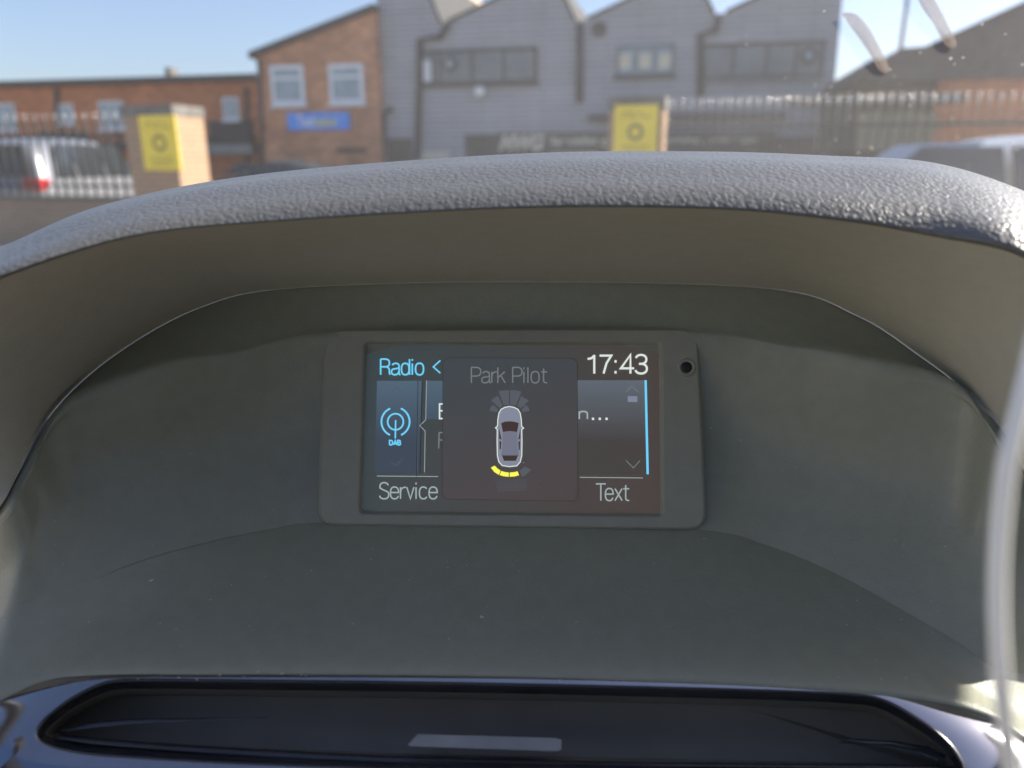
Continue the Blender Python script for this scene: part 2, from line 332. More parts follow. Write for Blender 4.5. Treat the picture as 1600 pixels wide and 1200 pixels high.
def pipe(fr, root, pts, r=.07, v=-.1, mat='darkpipe', name='downpipe'):
    P = [(*fr.uz(a, b, v),) for a, b in pts]
    return MB().tube([(u, v, max(z, .05)) for u, z in P], r, 8).build(name, M[mat], root, True)
def text_mesh(name, body, mat, parent, u0, u1, z0, z1, y, depth=.01, shear=0.0, bold=0.0):
    cu = bpy.data.curves.new(name, 'FONT'); cu.body = body; cu.extrude = depth; cu.shear = shear; cu.offset = bold
    o = bpy.data.objects.new(name, cu); COL.objects.link(o); bpy.context.view_layer.update()
    dg = bpy.context.evaluated_depsgraph_get(); me = bpy.data.meshes.new_from_object(o.evaluated_get(dg))
    bpy.data.objects.remove(o); xs = [v.co.x for v in me.vertices]; ys = [v.co.y for v in me.vertices]
    sx = (u1-u0)/(max(xs)-min(xs)); sy = (z1-z0)/(max(ys)-min(ys)); mx, my = min(xs), min(ys)
    for v in me.vertices: v.co = Vector((u0+(v.co.x-mx)*sx, y - v.co.z, z0+(v.co.y-my)*sy))
    me.materials.clear(); me.materials.append(mat); me.name = name
    t = bpy.data.objects.new(name, me); COL.objects.link(t); t.parent = parent; return t

# ---------------------------------------------------------------- long brick building, left
F1 = Facade(33.0)
b = empty('brick_building', F1.M); tag(b, 'long low two storey red brick building with flat dark eaves at the far left', 'building')
uL, uR = F1.u(-260), F1.u(415); zt = F1.z(200, 132)
MB().box(uL, uR, 0, 9, 0, zt).build('wall', M['redbrick'], b)
MB().box(uL-.2, uR, -.35, 9.2, zt+.003, zt+.28).build('roof', M['slate'], b)
MB().box(F1.u(226), F1.u(234), 2, 2.6, zt+.283, zt+.95).build('chimney', M['coping'], b)
for a in ((-12,162,26,204,(.5,),()), (94,163,116,193,(),()), (157,158,195,202,(.35,.68),()), (349,152,374,187,(.5,),())):
    window(F1, b, *a)
window(F1, b, -120, 164, -80, 206)
for px in (88, 384): pipe(F1, b, [(px, 138), (px+3, 300)], .09)
for a in ((60,205,140,232), (328,188,398,226)):
    u0,u1,z0,z1 = F1.rect(*a); MB().box(u0,u1,-.05,.02,z0,z1).build('cladding_panel', M['slate'], b)
u0,u1,z0,z1 = F1.rect(-200,224,215,236); MB().box(u0,u1,-.8,-.003,z0,z1).build('canopy', M['slate'], b)
u0,u1,z0,z1 = F1.rect(318,226,408,241); MB().prism([(u0,z0),(u1,z0),(u1,z1),(u0,z1)],-.8,-.003).build('canopy', M['panegrey'], b)
u0,u1,z0,z1 = F1.rect(322,200,400,223); MB().box(u0,u1,-.5,-.06,z0,z1-.4).build('shutter_box', M['slate'], b)

# ---------------------------------------------------------------- gabled brick building
F2 = Facade(30.2)
b = empty('gabled_building', F2.M); tag(b, 'weathered brick building with a sloping roof, two white windows and a blue sign', 'building')
A, B_, Cc = F2.uz(400, 88), F2.uz(584, 18), F2.uz(590, 200)
MB().prism([(A[0],0),(B_[0]+.05,0),(B_[0]+.05,B_[1]),(A[0],A[1])], 0, 10).build('wall', M['gablebrick'], b)
dz = .16
MB().prism([(A[0]-.25,A[1]+.01-.1),(B_[0]+.05,B_[1]+.01),(B_[0]+.05,B_[1]+.26),(A[0]-.25,A[1]+.16)], -.18, 10.2).build('roof', M['slate'], b)
for a in ((424,102,476,164), (515,100,569,162)): window(F2, b, *a, mull=(), trans=(.68,), ft=.16)
pipe(F2, b, [(404, 92), (412, 300)], .07)
u0,u1,z0,z1 = F2.rect(526,231,573,238); MB().box(u0,u1,-.04,.02,z0,z1).build('air_brick', M['slate'], b)
s = empty('blue_sign', F2.M); tag(s, 'blue shop sign with white and yellow lettering on the gabled brick wall', 'sign')
u0,u1,z0,z1 = F2.rect(450,176,546,203,-.08)
MB().box(u0,u1,-.12,-.004,z0,z1).build('board', M['bluesign'], s)
text_mesh('white_letters','Tool',M['whiteink'],s,u0+(u1-u0)*.16,u0+(u1-u0)*.43,z0+.12,z1-.08,-.123,.01,0,.02)
text_mesh('yellow_letters','station',M['yellowink'],s,u0+(u1-u0)*.45,u0+(u1-u0)*.80,z0+.12,z1-.16,-.123,.01,0,.02)

# ---------------------------------------------------------------- grey sawtooth workshop
F3 = Facade(30.6)
b = empty('sawtooth_workshop', F3.M); tag(b, 'grey painted brick workshop with a sawtooth roofline across the centre', 'building')
prof = [(587,-30),(648,-62),(688,37),(700,36),(862,-42),(898,34),(918,31),(1082,-46),(1114,22),(1136,20),(1296,-55),(1318,-20)]
top = [F3.uz(*p) for p in prof]
uR = F3.u(1312, 100)
MB().prism([(top[0][0],0),(uR,0)] + [(min(u,uR) if i == len(prof)-1 else u, z) for i,(u,z) in reversed(list(enumerate(top)))], 0, 11).build('wall', M['greybrick'], b)
for i, j in ((0,1),(1,2),(3,4),(4,5),(6,7),(7,8),(9,10),(10,11)):       # coping along every slope
    a, c = top[i], top[j]; d = Vector((c[0]-a[0], c[1]-a[1])).normalized(); n = Vector((-d.y, d.x)) * .1
    MB().prism([(a[0]+n.x*.04,a[1]+n.y*.04),(c[0]+n.x*.04,c[1]+n.y*.04),(c[0]+n.x,c[1]+n.y),(a[0]+n.x,a[1]+n.y)], -.08, 11.1).build('roof_edge', M['slate'], b)
window(F3, b, 657, 76, 840, 131, mull=(.11,.17,.45,.72), trans=(), mat='darkpipe', pane='panegrey', ft=.12, sill='darkpipe')
u0,u1,z0,z1 = F3.rect(658,95,674,130); MB().box(u0,u1,-.03,-.021,z0,z1).build('blind', M['whiteframe'], b)
window(F3, b, 963, 70, 1054, 118, mull=(.34,.67), trans=(), mat='panegrey', pane='pane', ft=.12, sill='darkpipe')
for k in (975, 1007, 1038):
    u0,u1,z0,z1 = F3.rect(k-8,84,k+10,107); MB().box(u0,u1,-.024,-.021,z0,z1).build('notice', M['creamink'], b)
window(F3, b, 1092, 66, 1287, 122, mull=(.28,.55,.78), trans=(), mat='darkpipe', pane='panegrey', ft=.1, sill='panegrey')
for c in ((704,100,10),(1263,87,13)):                                    # round extractor fans in the windows
    u_, z_ = F3.uz(c[0], c[1]); rr = abs(F3.u(c[0]+c[2],c[1])-u_)
    MB().lathe([(rr,-.12),(rr,-.025)],u_,z_,20,'y').build('fan_housing', M['darkpipe'], b)
    MB().lathe([(rr*.55,-.15),(rr*.55,-.121)],u_,z_,16,'y').build('fan_hub', M['pane'], b)
u_, z_ = F3.uz(936,46); MB().lathe([(.26,-.1),(.26,.0)],u_,z_,18,'y').build('round_vent', M['fascia'], b)
u_, z_ = F3.uz(752,144); MB().lathe([(.12,-.35),(.2,-.28),(.2,-.1),(.1,-.003)],u_,z_,14,'y').build('wall_lamp', M['whiteink'], b)
for pts in ([(700,37),(688,58),(656,62),(652,250)], [(906,36),(905,160)], [(1122,24),(1118,48),(1094,54),(1094,150)], [(612,170),(598,178),(598,260)]):
    pipe(F3, b, pts, .13)
u0,u1,z0,z1 = F3.rect(608,216,645,300); MB().box(u0,u1,-.05,.02,0.02,z1).build('door', M['fascia'], b)
u0,u1,z0,z1 = F3.rect(728,210,772,300); MB().box(u0,u1,-.05,.02,0.02,z1).build('door', M['fascia'], b)
u0,u1,z0,z1 = F3.rect(1090,214,1312,300); MB().box(u0,u1,-.05,.02,0.02,z1).build('roller_shutter', M['fascia'], b)
u0,u1,z0,z1 = F3.rect(920,178,1225,188); MB().box(u0,u1,-.3,-.003,z0,z1).build('canopy', M['fascia'], b)
for a in ((1276,188,1290,235),(1294,182,1312,240)):
    u0,u1,z0,z1 = F3.rect(*a); MB().box(u0,u1,-.1,-.052,z0,z1).build('door_panel', M['tanbrick'], b)
s = empty('long_fascia_sign', F3.M); tag(s, 'long dark fascia sign with cream lettering under the sawtooth roofs', 'sign')
u0,u1,z0,z1 = F3.rect(774,206,1210,250,-.1); MB().box(u0,u1,-.14,-.054,z0,z1).build('board', M['fascia'], s)
def T(body, px0, py0, px1, py1, shear=0, bold=.03, par=s, mat='creamink', v=-.145):
    u0,u1,z0,z1 = F3.rect(px0,py0,px1,py1,v); text_mesh('letters', body, M[mat], par, u0,u1,z0,z1, v, .01, shear, bold)
T('MWG', 779, 210, 852, 236, .35, .05); T('Specialist', 860, 213, 934, 229); T('centre', 940, 213, 990, 229); T('workshop', 1034, 213, 1094, 226); T('service repairs', 1110, 213, 1184, 226)
T('tyres and exhausts', 862, 236, 932, 246); T('brakes', 1036, 236, 1062, 246)
s2 = empty('small_wall_sign', F3.M); tag(s2, 'small sign of cream italic letters beside the workshop door', 'sign')
u0,u1,z0,z1 = F3.rect(655,234,706,256,-.08); MB().box(u0,u1,-.08,-.004,z0,z1).build('board', M['greybrick'], s2)
T('MWG', 658, 236, 704, 254, .35, .05, s2, 'creamink', -.09)

# sunlit brick gable behind the first valley
F4 = Facade(44.0)
b = empty('rear_gable', F4.M); tag(b, 'sunlit tan brick gable seen in the roof valley behind the grey workshop', 'building')
P = [F4.uz(*q) for q in ((640,60),(640,-20),(668,-14),(690,6),(704,8),(712,-16),(724,-18),(722,60))]
MB().prism([(P[0][0],0)]+P[1:7]+[(P[7][0],0)], 0, 6).build('wall', M['tanbrick'], b)
MB().box(P[1][0], P[2][0], -.1, 6.1, P[1][1]+.003, P[1][1]+.25).build('coping', M['coping'], b)

# ---------------------------------------------------------------- dark building, right
F5 = Facade(24.0)
b = empty('dark_roofed_building', F5.M); tag(b, 'low brick building with a long dark sloping roof at the far right', 'building')
pr = [(1330,128),(1358,95),(1396,92),(1403,78),(1440,75),(1600,2),(1760,-70),(1960,20)]
tp = [F5.uz(*p) for p in pr]; zb = F5.z(1500,125)
uL = F5.u(1330,128); uR = F5.u(1960,20)
MB().prism([(uL,zb)]+[(u,z) for u,z in tp[1:]]+[(uR,zb)], -.3, 10).build('roof', M['slate'], b)
MB().box(F5.u(1460,180), uR-.3, 0, 9.5, 0, zb-.003).build('wall', M['redbrick'], b)
MB().box(uL+.2, F5.u(1460,180)-.003, 0.3, 9.4, 0, zb-.003).build('shopfront', M['fascia'], b)
u0,u1,z0,z1 = F5.rect(1230,150,1500,163,-.3); MB().box(u0,u1,-.6,.25,z0,z1).build('canopy', M['darkpipe'], b)
s = empty('board_fence', F5.M); tag(s, 'weathered olive board fence below the dark roofed building', 'fence')
u0,u1,z0,z1 = F5.rect(1340,176,1462,250,-1.6); nb = 7
for k in range(nb):
    a = u0+(u1-u0)*k/nb; MB().box(a, a+(u1-u0)/nb-.05, -1.62-.02*(k%2), -1.57, 0.01, z1+.03*math.sin(k*2)).build('board', M['olivefence'], s)
MB().box(u0, u1, -1.56, -1.5, z1-.4, z1-.3).build('rail', M['olivefence'], s)
# slim mast above the roof
F6 = Facade(40.0)
u_, z_ = F6.uz(1408, 70)
b = MB().lathe([(.1,0),(.09,z_),(.06,z_+8)],u_,0,8).build('lamp_mast', M['coping']); b.matrix_world = F6.M; tag(b, 'slim pale mast rising against the bright sky behind the dark roof', 'mast')

# ---------------------------------------------------------------- boundary: walls, pillars, railings, signs
AW = math.atan(-.3); FW = Facade(9.25, AW)
def brickwall(px0, px1, label):
    u0, u1 = FW.u(px0, 260), FW.u(px1, 260)
    b = empty('boundary_wall', FW.M); tag(b, label, 'wall', 'low brick boundary walls')
    MB().box(u0, u1, .05, .30, 0, .66).build('brickwork', M['wallbrick'], b)
    MB().box(u0, u1, .02, .33, .663, .73).build('coping', M['coping'], b)
pL0, pL1 = FW.u(214,230), FW.u(290,230); pR0, pR1 = FW.u(955,200), FW.u(1038,200)
brickwall(-500, 211, 'low brick boundary wall under the left railing beside the silver estate car')
brickwall(1042, 2100, 'low brick boundary wall under the right hand railing')
def pillar(u0, u1, zt, label):
    b = empty('brick_pillar', FW.M @ Matrix.Translation(((u0+u1)/2, 0, 0))); h = (u1-u0)/2
    tag(b, label, 'pillar', 'brick gate pillars')
    MB().box(-h, h, -.18, -.18+2*h*.75, 0, zt-.14).build('shaft', M['pillarbrick'], b)
    MB().box(-h-.015, h+.015, -.195, -.165+2*h*.75, zt-.137, zt).build('capstone', M['coping'], b)
zL = FW.z(250,163,-.18); zR = FW.z(997,150,-.18)
pillar(pL0, pL1, zL, 'brick gate pillar with its right side in bright sun, left of the two')
pillar(pR0, pR1, zR, 'brick gate pillar standing in front of the grey sawtooth workshop')
def yellow_sign(a, label):
    s = empty('yellow_sign', FW.M); tag(s, label, 'sign', 'yellow notices on the gate pillars')
    u0,u1,z0,z1 = FW.rect(*a, -.2); w_ = u1-u0; h_ = z1-z0
    MB().box(u0,u1,-.2,-.183,z0,z1).build('plate', M['yellow'], s)
    c = ((u0+u1)/2, z0+h_*.5); r_ = w_*.19; m = MB()
    for k in range(20):
        a0, a1 = 2*math.pi*k/20, 2*math.pi*(k+1)/20
        m.prism([(c[0]+r_*math.cos(a0),c[1]+r_*math.sin(a0)),(c[0]+r_*math.cos(a1),c[1]+r_*math.sin(a1)),(c[0]+r_*.6*math.cos(a1),c[1]+r_*.6*math.sin(a1)),(c[0]+r_*.6*math.cos(a0),c[1]+r_*.6*math.sin(a0))],-.204,-.2005)
    m.build('ring_emblem', M['signink'], s)
    m = MB()
    for row, (zz, ww, hh) in enumerate(((.86,.62,.035),(.78,.7,.03),(.24,.6,.02),(.19,.66,.02),(.14,.62,.02),(.09,.5,.02))):
        n = 9 if row < 2 else 14
        for k in range(n):
            if random.random() < .14: continue
            a = u0+w_*(.5-ww/2+ww*k/n); m.box(a, a+w_*ww/n*.7, -.203, -.2005, z0+h_*(zz-hh/2), z0+h_*(zz+hh/2))
    m.build('lettering', M['signink'], s)
yellow_sign((221,180,278,266), 'yellow notice with a ring emblem on the left sunlit brick pillar')
yellow_sign((959,164,1027,248), 'yellow notice with a ring emblem on the brick pillar before the grey workshop')
def railing(px0, px1, zt, n, label, rb=.02):
    u0, u1 = FW.u(px0, 200), FW.u(px1, 200)
    b = empty('metal_railing', FW.M); tag(b, label, 'railing', 'black metal railings on the walls')
    for z_ in (.86, zt-.22): MB().box(u0, u1, .15, .19, z_, z_+.035).build('rail', M['railpaint'], b)
    first = None
    for k in range(n):
        u_ = u0+(u1-u0)*(k+.5)/n
        if first is None:
            first = MB().lathe([(rb,.73),(rb,zt)],0,.13,8).build('upright', M['railpaint'], b, True)
            fin = MB().lathe([(.006,zt),(.009,zt+.02),(.011,zt+.035),(.008,zt+.055),(.002,zt+.1)],0,.13,10).build('finial', M['finial'], first, True)
            first.location.x = u_
        else:
            c = copy_tree(first, b); c.location.x = u_
railing(-420, 213, FW.z(100,182,.13)-.06, 46, 'black railing in front of the silver estate car, left of the pillars')
railing(1042, 1900, FW.z(1250,156,.13)-.06, 50, 'black railing with bright pointed tops to the right of the pillars', .005)

# ---------------------------------------------------------------- cars
def make_car(label, loc, heading, paint, L=4.5, W=1.8, H=1.5, estate=True, group='parked cars'):
    root = empty('parked_car', Matrix.Translation(loc) @ Matrix.Rotation(heading, 4, 'Z'))
    tag(root, label, 'car', group)
    h, hw = L/2, W/2; belt = .93; zl = .24
    # x station, sill z, shoulder z, shoulder half width, roof z, roof half width
    st = [(-h,.42,.80,.80,.84,.70),(-h+.06,.32,.90,.90,.95,.80)]
    if estate: st += [(-h+.18,.26,belt+.02,.97,H-.16,.70),(-h+.45,.24,belt+.02,1.0,H-.05,.72)]
    else: st += [(-h+.3,.26,belt+.02,.97,belt+.06,.82),(-h+.95,.24,belt,1.0,H-.08,.70)]
    st += [(-.4,.22,belt,1.0,H,.73),(.25,.22,belt-.01,1.0,H-.04,.71),(h-1.35,.24,belt-.03,1.0,belt+.05,.84),
           (h-.6,.25,.86,.98,.90,.78),(h-.12,.28,.70,.90,.76,.66),(h,.38,.58,.74,.62,.55)]
    V = []; Fc = []
    for x, zs, zb, wb, zr, wr in st:
        half = [(0,zs-.02),(wb*.86,zs),(wb*.985,zs+.16),(wb*1.0,zs*.4+zb*.6),(wb*.965,zb),(wr*1.0+ (wb*.965-wr)*.06,zr-.035),(wr*.72,zr+.0),(0,zr+.015)]
        ringp = [(x, y*hw, z) for y, z in half] + [(x, -y*hw, z) for y, z in reversed(half[1:-1])]
        V += ringp
    n = 14
    for i in range(len(st)-1):
        for k in range(n): Fc.append((i*n+k, i*n+(k+1)%n, (i+1)*n+(k+1)%n, (i+1)*n+k))
    Fc.append(tuple(range(n))); Fc.append(tuple((len(st)-1)*n+k for k in reversed(range(n))))
    body = mesh_obj('body', V, Fc, paint, root, True); md = body.modifiers.new('sub','SUBSURF'); md.levels = 2; md.render_levels = 2
    def side(y, x): return y
    for s in (-1, 1):
        wb_, wt = .955*hw, .735*hw
        xs = (-h+.42 if estate else -h+1.15)
        zlo, zhi = belt+.04, H-.11
        def quad(name, x0, x1, x2, x3):
            yb, yt = s*(wb_*.99+.012), s*(wt+.05+.012)
            return mesh_obj(name, [(x0,yb,zlo),(x1,yb,zlo),(x2,yt,zhi),(x3,yt,zhi),(x0,yb-s*.02,zlo),(x1,yb-s*.02,zlo),(x2,yt-s*.02,zhi),(x3,yt-s*.02,zhi)],
                            [(0,1,2,3),(7,6,5,4),(0,4,5,1),(1,5,6,2),(2,6,7,3),(3,7,4,0)], M['carglass'], root)
        quad('rear_quarter_window', xs, xs+.55, xs+.55, xs+.25); quad('side_window', xs+.62, xs+1.42, xs+1.42, xs+.62)
        quad('side_window', xs+1.49, xs+2.45, xs+2.0, xs+1.49)
        for x in (-h+.85, h-.85):
            wl = MB().lathe([(.2,-.1),(.31,-.1),(.33,-.06),(.33,.06),(.31,.1),(.2,.1)],0,0,28,'y').build('wheel', M['tyre'], root, True)
            wl.location = (x, s*(hw-.12), .33)
            MB().lathe([(.21,-.105),(.2,-.112),(.05,-.12)] if s < 0 else [(.05,.12),(.2,.112),(.21,.105)],0,0,20,'y').build('rim', M['rim'], wl, True)
        MB().box(h-1.5, h-1.32, s*hw*.97, s*(hw+.17), belt+.0, belt+.13).build('door_mirror', paint, root)
        MB().box(h-.2, h-.0, s*hw*.50, s*hw*.78, .60, .72).build('headlamp', M['clearlamp'], root)
        MB().box(-h-.015, -h+.22, s*hw*.60, s*hw*.93, .80, .97).build('tail_lamp', M['redlamp'], root)
        for x in (xs+.75, xs+1.6): MB().box(x, x+.16, s*hw*1.0-.01, s*hw*1.0+.02, belt-.12, belt-.09).build('door_handle', paint, root)
    a = H-.14
    xr = -h+.16 if estate else -h+.5
    mesh_obj('rear_window', [(xr-.16,-.66*hw*1.1,belt+.08),(xr-.16,.66*hw*1.1,belt+.08),(xr+.0 if estate else xr+.45,.62*hw,a),(xr+.0 if estate else xr+.45,-.62*hw,a)], [(0,1,2,3)], M['carglass'], root)
    mesh_obj('windscreen', [(h-1.3,-.8*hw,belt+.09),(h-1.3,.8*hw,belt+.09),(.42,.66*hw,a+.07),(.42,-.66*hw,a+.07)], [(0,1,2,3)], M['carglass'], root)
    return root
make_car('silver estate car seen from behind with red tail lamp, behind the left railing', (-8.15, 14.2, 0), R(88), M['carsilver'], 4.4, 1.8, 1.62)
make_car('pale silver saloon with an arched roof close behind the dashboard at the right', (3.5, 5.6, 0), R(180), M['carwhite'], 4.5, 1.75, 1.41, False)
make_car('tall white people carrier added out of view at left to bounce sunlight into the cabin', (-2.75, -.9, 0), R(90), M['bouncevan'], 4.9, 1.9, 2.0)  # unseen vehicle, added only to throw sunlight into the cabin
make_car('dark low car just showing its roof below the gabled brick building', (-7.6, 25.0, -.12), R(170), M['carred'], 4.2, 1.75, 1.42, False)

# ================================================================ THE CAR WE SIT IN
car = empty('car_interior', Matrix.Translation((0, .2, 0)))
tag(car, 'dark car dashboard with padded hood, small display and gloss black vent, seen from the seat', 'car interior')
INV = Matrix.Translation((0, -.2, 0))
def cm(o):                       # meshes below are written in world coordinates
    o.matrix_parent_inverse = INV; return o
S = [(-165,1010,.272),(-90,900,.264),(-6,798,.252),(28,738,.258),(82,640,.272),(180,552,.288),(310,480,.300),(450,450,.305),(800,440,.306),(1200,450,.305),(1340,492,.300),(1440,556,.288),(1520,618,.272),(1580,690,.258),(1625,790,.255),(1690,900,.264),(1765,1010,.272)]
RG = [(-162,1013,.272),(-82,910,.264),(10,808,.252),(45,745,.258),(104,640,.270),(250,583,.281),(360,560,.292),(510,528,.302),(800,522,.307),(1095,528,.302),(1240,553,.292),(1350,575,.281),(1494,612,.270),(1560,700,.258),(1607,805,.255),(1682,910,.264),(1762,1013,.272)]
MI = [(-160,1016,.272),(-70,950,.263),(25,870,.254),(70,790,.262),(130,755,.274),(260,715,.287),(370,700,.297),(500,690,.3035),(800,680,.305),(1100,690,.3035),(1230,715,.297),(1340,740,.287),(1470,790,.274),(1530,840,.262),(1580,890,.256),(1670,950,.263),(1760,1016,.272)]
KR = [(-158,1022,.272),(-50,1000,.262),(0,965,.250),(70,930,.254),(200,880,.268),(320,848,.281),(420,828,.290),(500,817,.294),(800,808,.297),(1100,828,.294),(1200,852,.290),(1290,887,.281),(1400,945,.268),(1500,1005,.254),(1560,1046,.249),(1650,1050,.262),(1758,1022,.272)]
ED = [(-260,1300),(-150,1205),(-50,1120),(10,1082),(80,1052),(180,1041),(320,1039),(500,1038),(800,1041),(1100,1052),(1250,1061),(1390,1074),(1480,1090),(1550,1115),(1600,1148),(1690,1215),(1790,1320)]
LB = [(-210,1250,.30),(-205,980,.268),(-196,800,.246),(-170,620,.22),(-90,480,.208),(0,430,.205),(200,368,.215),(420,344,.222),(800,322,.226),(1100,322,.226),(1300,338,.222),(1450,360,.218),(1600,392,.208),(1710,480,.212),(1780,640,.222),(1800,820,.25),(1810,1250,.30)]
TC = [(-270,1250,.31),(-265,980,.28),(-250,760,.252),(-200,560,.238),(-100,450,.238),(0,395,.24),(150,328,.248),(400,280,.257),(800,249,.263),(1100,245,.263),(1300,252,.26),(1460,264,.255),(1600,313,.245),(1730,400,.24),(1830,600,.238),(1860,850,.262),(1870,1250,.31)]
vS = [C(*p) for p in S]; vR = [C(*p) for p in RG]; vM = [C(*p) for p in MI]; vK = [C(*p) for p in KR]; vE = [TP(*p, .0015) for p in ED]
vL = [C(*p) for p in LB]; vT = [C(*p) for p in TC]
vF = [C(a[0]*.5+b_[0]*.5, a[1]*.5+b_[1]*.5, a[2]*.68+b_[2]*.32-.004) for a, b_ in zip(LB, TC)]
nP = len(S)
vA = [s_.lerp(l_, .5) + Vector((0,0,.004)) for s_, l_ in zip(vS, vL)]            # cheek between seam and lip
outd = [Vector((math.sin((i/(nP-1)-.5)*2.6), math.cos((i/(nP-1)-.5)*2.6), 0)) for i in range(nP)]
vB = [t_ + o_*.07 + Vector((0,0,-.006)) for t_, o_ in zip(vT, outd)]
vB2 = [Vector(((t_ + o_*.22).x, max((t_ + o_*.22).y, .1), min(t_.z-.06, 1.12))) for t_, o_ in zip(vT, outd)]
# hood
hood = cm(rings_surface('padded_hood', [[s_.lerp(l_, .94) + Vector((0,0,.0012)) for s_, l_ in zip(vS, vL)], vL, vF, vT, vB, vB2], M['leather'], car, 220, 10))
cm(rings_surface('hood_lining', [vS, vA, [v + Vector((0,.0005,.0)) for v in vL]], M['liningplastic'], car, 220, 10))
# seam bead, then the recessed back panel and its floor
vS2 = [v + Vector((0,.0012,-.0006)) for v in vS]
def shifted(P, dy, dd):
    out = []
    for i, (x, y, d) in enumerate(P):
        k = min(1, max(0, (min(i, len(P)-1-i) - 3) / 1.5)); out.append(C(x, y + dy*k, d + dd*k))
    return out
vR0, vR1, vR2 = shifted(RG, -22, .0012), shifted(RG, 0, -.0016), shifted(RG, 50, .0006)
vK0, vK1 = shifted(KR, -16, .0008), shifted(KR, 0, .0012)
panel = cm(rings_surface('back_panel', [vS2, vR0, vR1, vR2, vM, vK0, vK], M['softplastic'], car, 220, 12))
vFl = [k.lerp(e, .5) + Vector((0,0,-.003)) for k, e in zip(vK, vE)]
vE2 = [e + Vector((0,-.001,-.004)) for e in vE]
cm(rings_surface('tray_floor', [vK, vFl, vE, vE2], M['softplastic'], car, 220, 10))
cm(MB().tube([catmull([tuple(v) for v in vS], k/240) for k in range(241)], .0004, 6).build('seam_bead', M['liningplastic'], car, True))

# display: bezel with opening, recessed screen
def rrect(c, r, seg=8):
    """rounded quadrilateral in photograph pixels, corners TL TR BR BL"""
    out = []
    for i in range(4):
        p, a, b_ = Vector(c[i]), Vector(c[i-1]), Vector(c[(i+1)%4])
        da = (a-p).normalized()*r; db = (b_-p).normalized()*r
        for k in range(seg+1):
            t = k/seg; q = (p+da)*(1-t)**2 + p*2*t*(1-t) + (p+db)*t*t; out.append((q.x, q.y))
    return out
def shrink(c, k): 
    m = [sum(v[0] for v in c)/4, sum(v[1] for v in c)/4]
    return [(x + (k if x < m[0] else -k), y + (k if y < m[1] else -k)) for x, y in c]
BZ = [(509,515),(1090,514),(1103,827),(497,820)]; OP = [(574,538),(1029,539),(1032,803),(565,799)]
def loops_mesh(name, loops, mat, parent, cap_last=False, smooth=False, cap_first=False):
    n = len(loops[0]); V = [v for l in loops for v in l]
    F = [(j*n+k, j*n+(k+1)%n, (j+1)*n+(k+1)%n, (j+1)*n+k) for j in range(len(loops)-1) for k in range(n)]
    if cap_last: F.append(tuple((len(loops)-1)*n+k for k in range(n)))
    return mesh_obj(name, V, F, mat, parent, smooth)
def lp(c, r, off): return [SP(x, y, off) for x, y in rrect(c, r)]
bez = cm(loops_mesh('display_bezel', [lp(shrink(BZ,-2),30,-.004), lp(shrink(BZ,-1),29,.0022), lp(shrink(BZ,1),28,.0032), lp(shrink(BZ,3),27,.0036), lp(shrink(OP,-7),13,.0034), lp(shrink(OP,-4.5),10,.0031), lp(shrink(OP,-3),8,.0024), lp(OP,6,.0009), lp(OP,6,-.0014)], M['bezelplastic'], car))
M['lcd'] = screen_mat('lcd_face', (.12,.12,.105), (.012,.018,.019), (.022,.015,.012), SP(590,600), SP(960,780))  # warm low end paints a mild reddish reflection into the glow
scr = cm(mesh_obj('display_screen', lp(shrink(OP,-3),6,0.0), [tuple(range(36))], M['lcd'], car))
def ui(name, polys, mat, off):
    V = []; Fq = []
    for p in polys: b0 = len(V); V += [SP(x, y, off) for x, y in p]; Fq.append(tuple(range(b0, b0+len(p))))
    o = mesh_obj(name, V, Fq, mat, scr); o.matrix_parent_inverse = Matrix.Identity(4)
    return o
def ribbon(pts, w_, closed=False):
    P = [Vector(p) for p in pts]; n = len(P); out = []; Ls = []; Rs = []
    for i in range(n):
        if closed: a, b_ = P[i-1], P[(i+1)%n]
        else: a, b_ = P[max(i-1,0)], P[min(i+1,n-1)]
        d1 = (P[i]-a); d2 = (b_-P[i])
        d1 = d1.normalized() if d1.length > 1e-6 else d2.normalized(); d2 = d2.normalized() if d2.length > 1e-6 else d1
        n1 = Vector((-d1.y,d1.x)); n2 = Vector((-d2.y,d2.x)); m_ = (n1+n2)
        m_ = m_.normalized() if m_.length > 1e-3 else n1; k = 1/max(m_.dot(n1), .45)
        Ls.append(P[i]+m_*w_/2*k); Rs.append(P[i]-m_*w_/2*k)
    rng = range(n) if closed else range(n-1)
    for i in rng: j = (i+1)%n; out.append([tuple(Ls[i]), tuple(Ls[j]), tuple(Rs[j]), tuple(Rs[i])])
    return out
def arc(cx, cy, rx, ry, a0, a1, n=14, e=2.0):
    o = []
    for k in range(n+1):
        a = R(a0+(a1-a0)*k/n); c, s_ = math.cos(a), math.sin(a)
        o.append((cx+rx*math.copysign(abs(c)**(2/e),c), cy+ry*math.copysign(abs(s_)**(2/e),s_)))
    return o
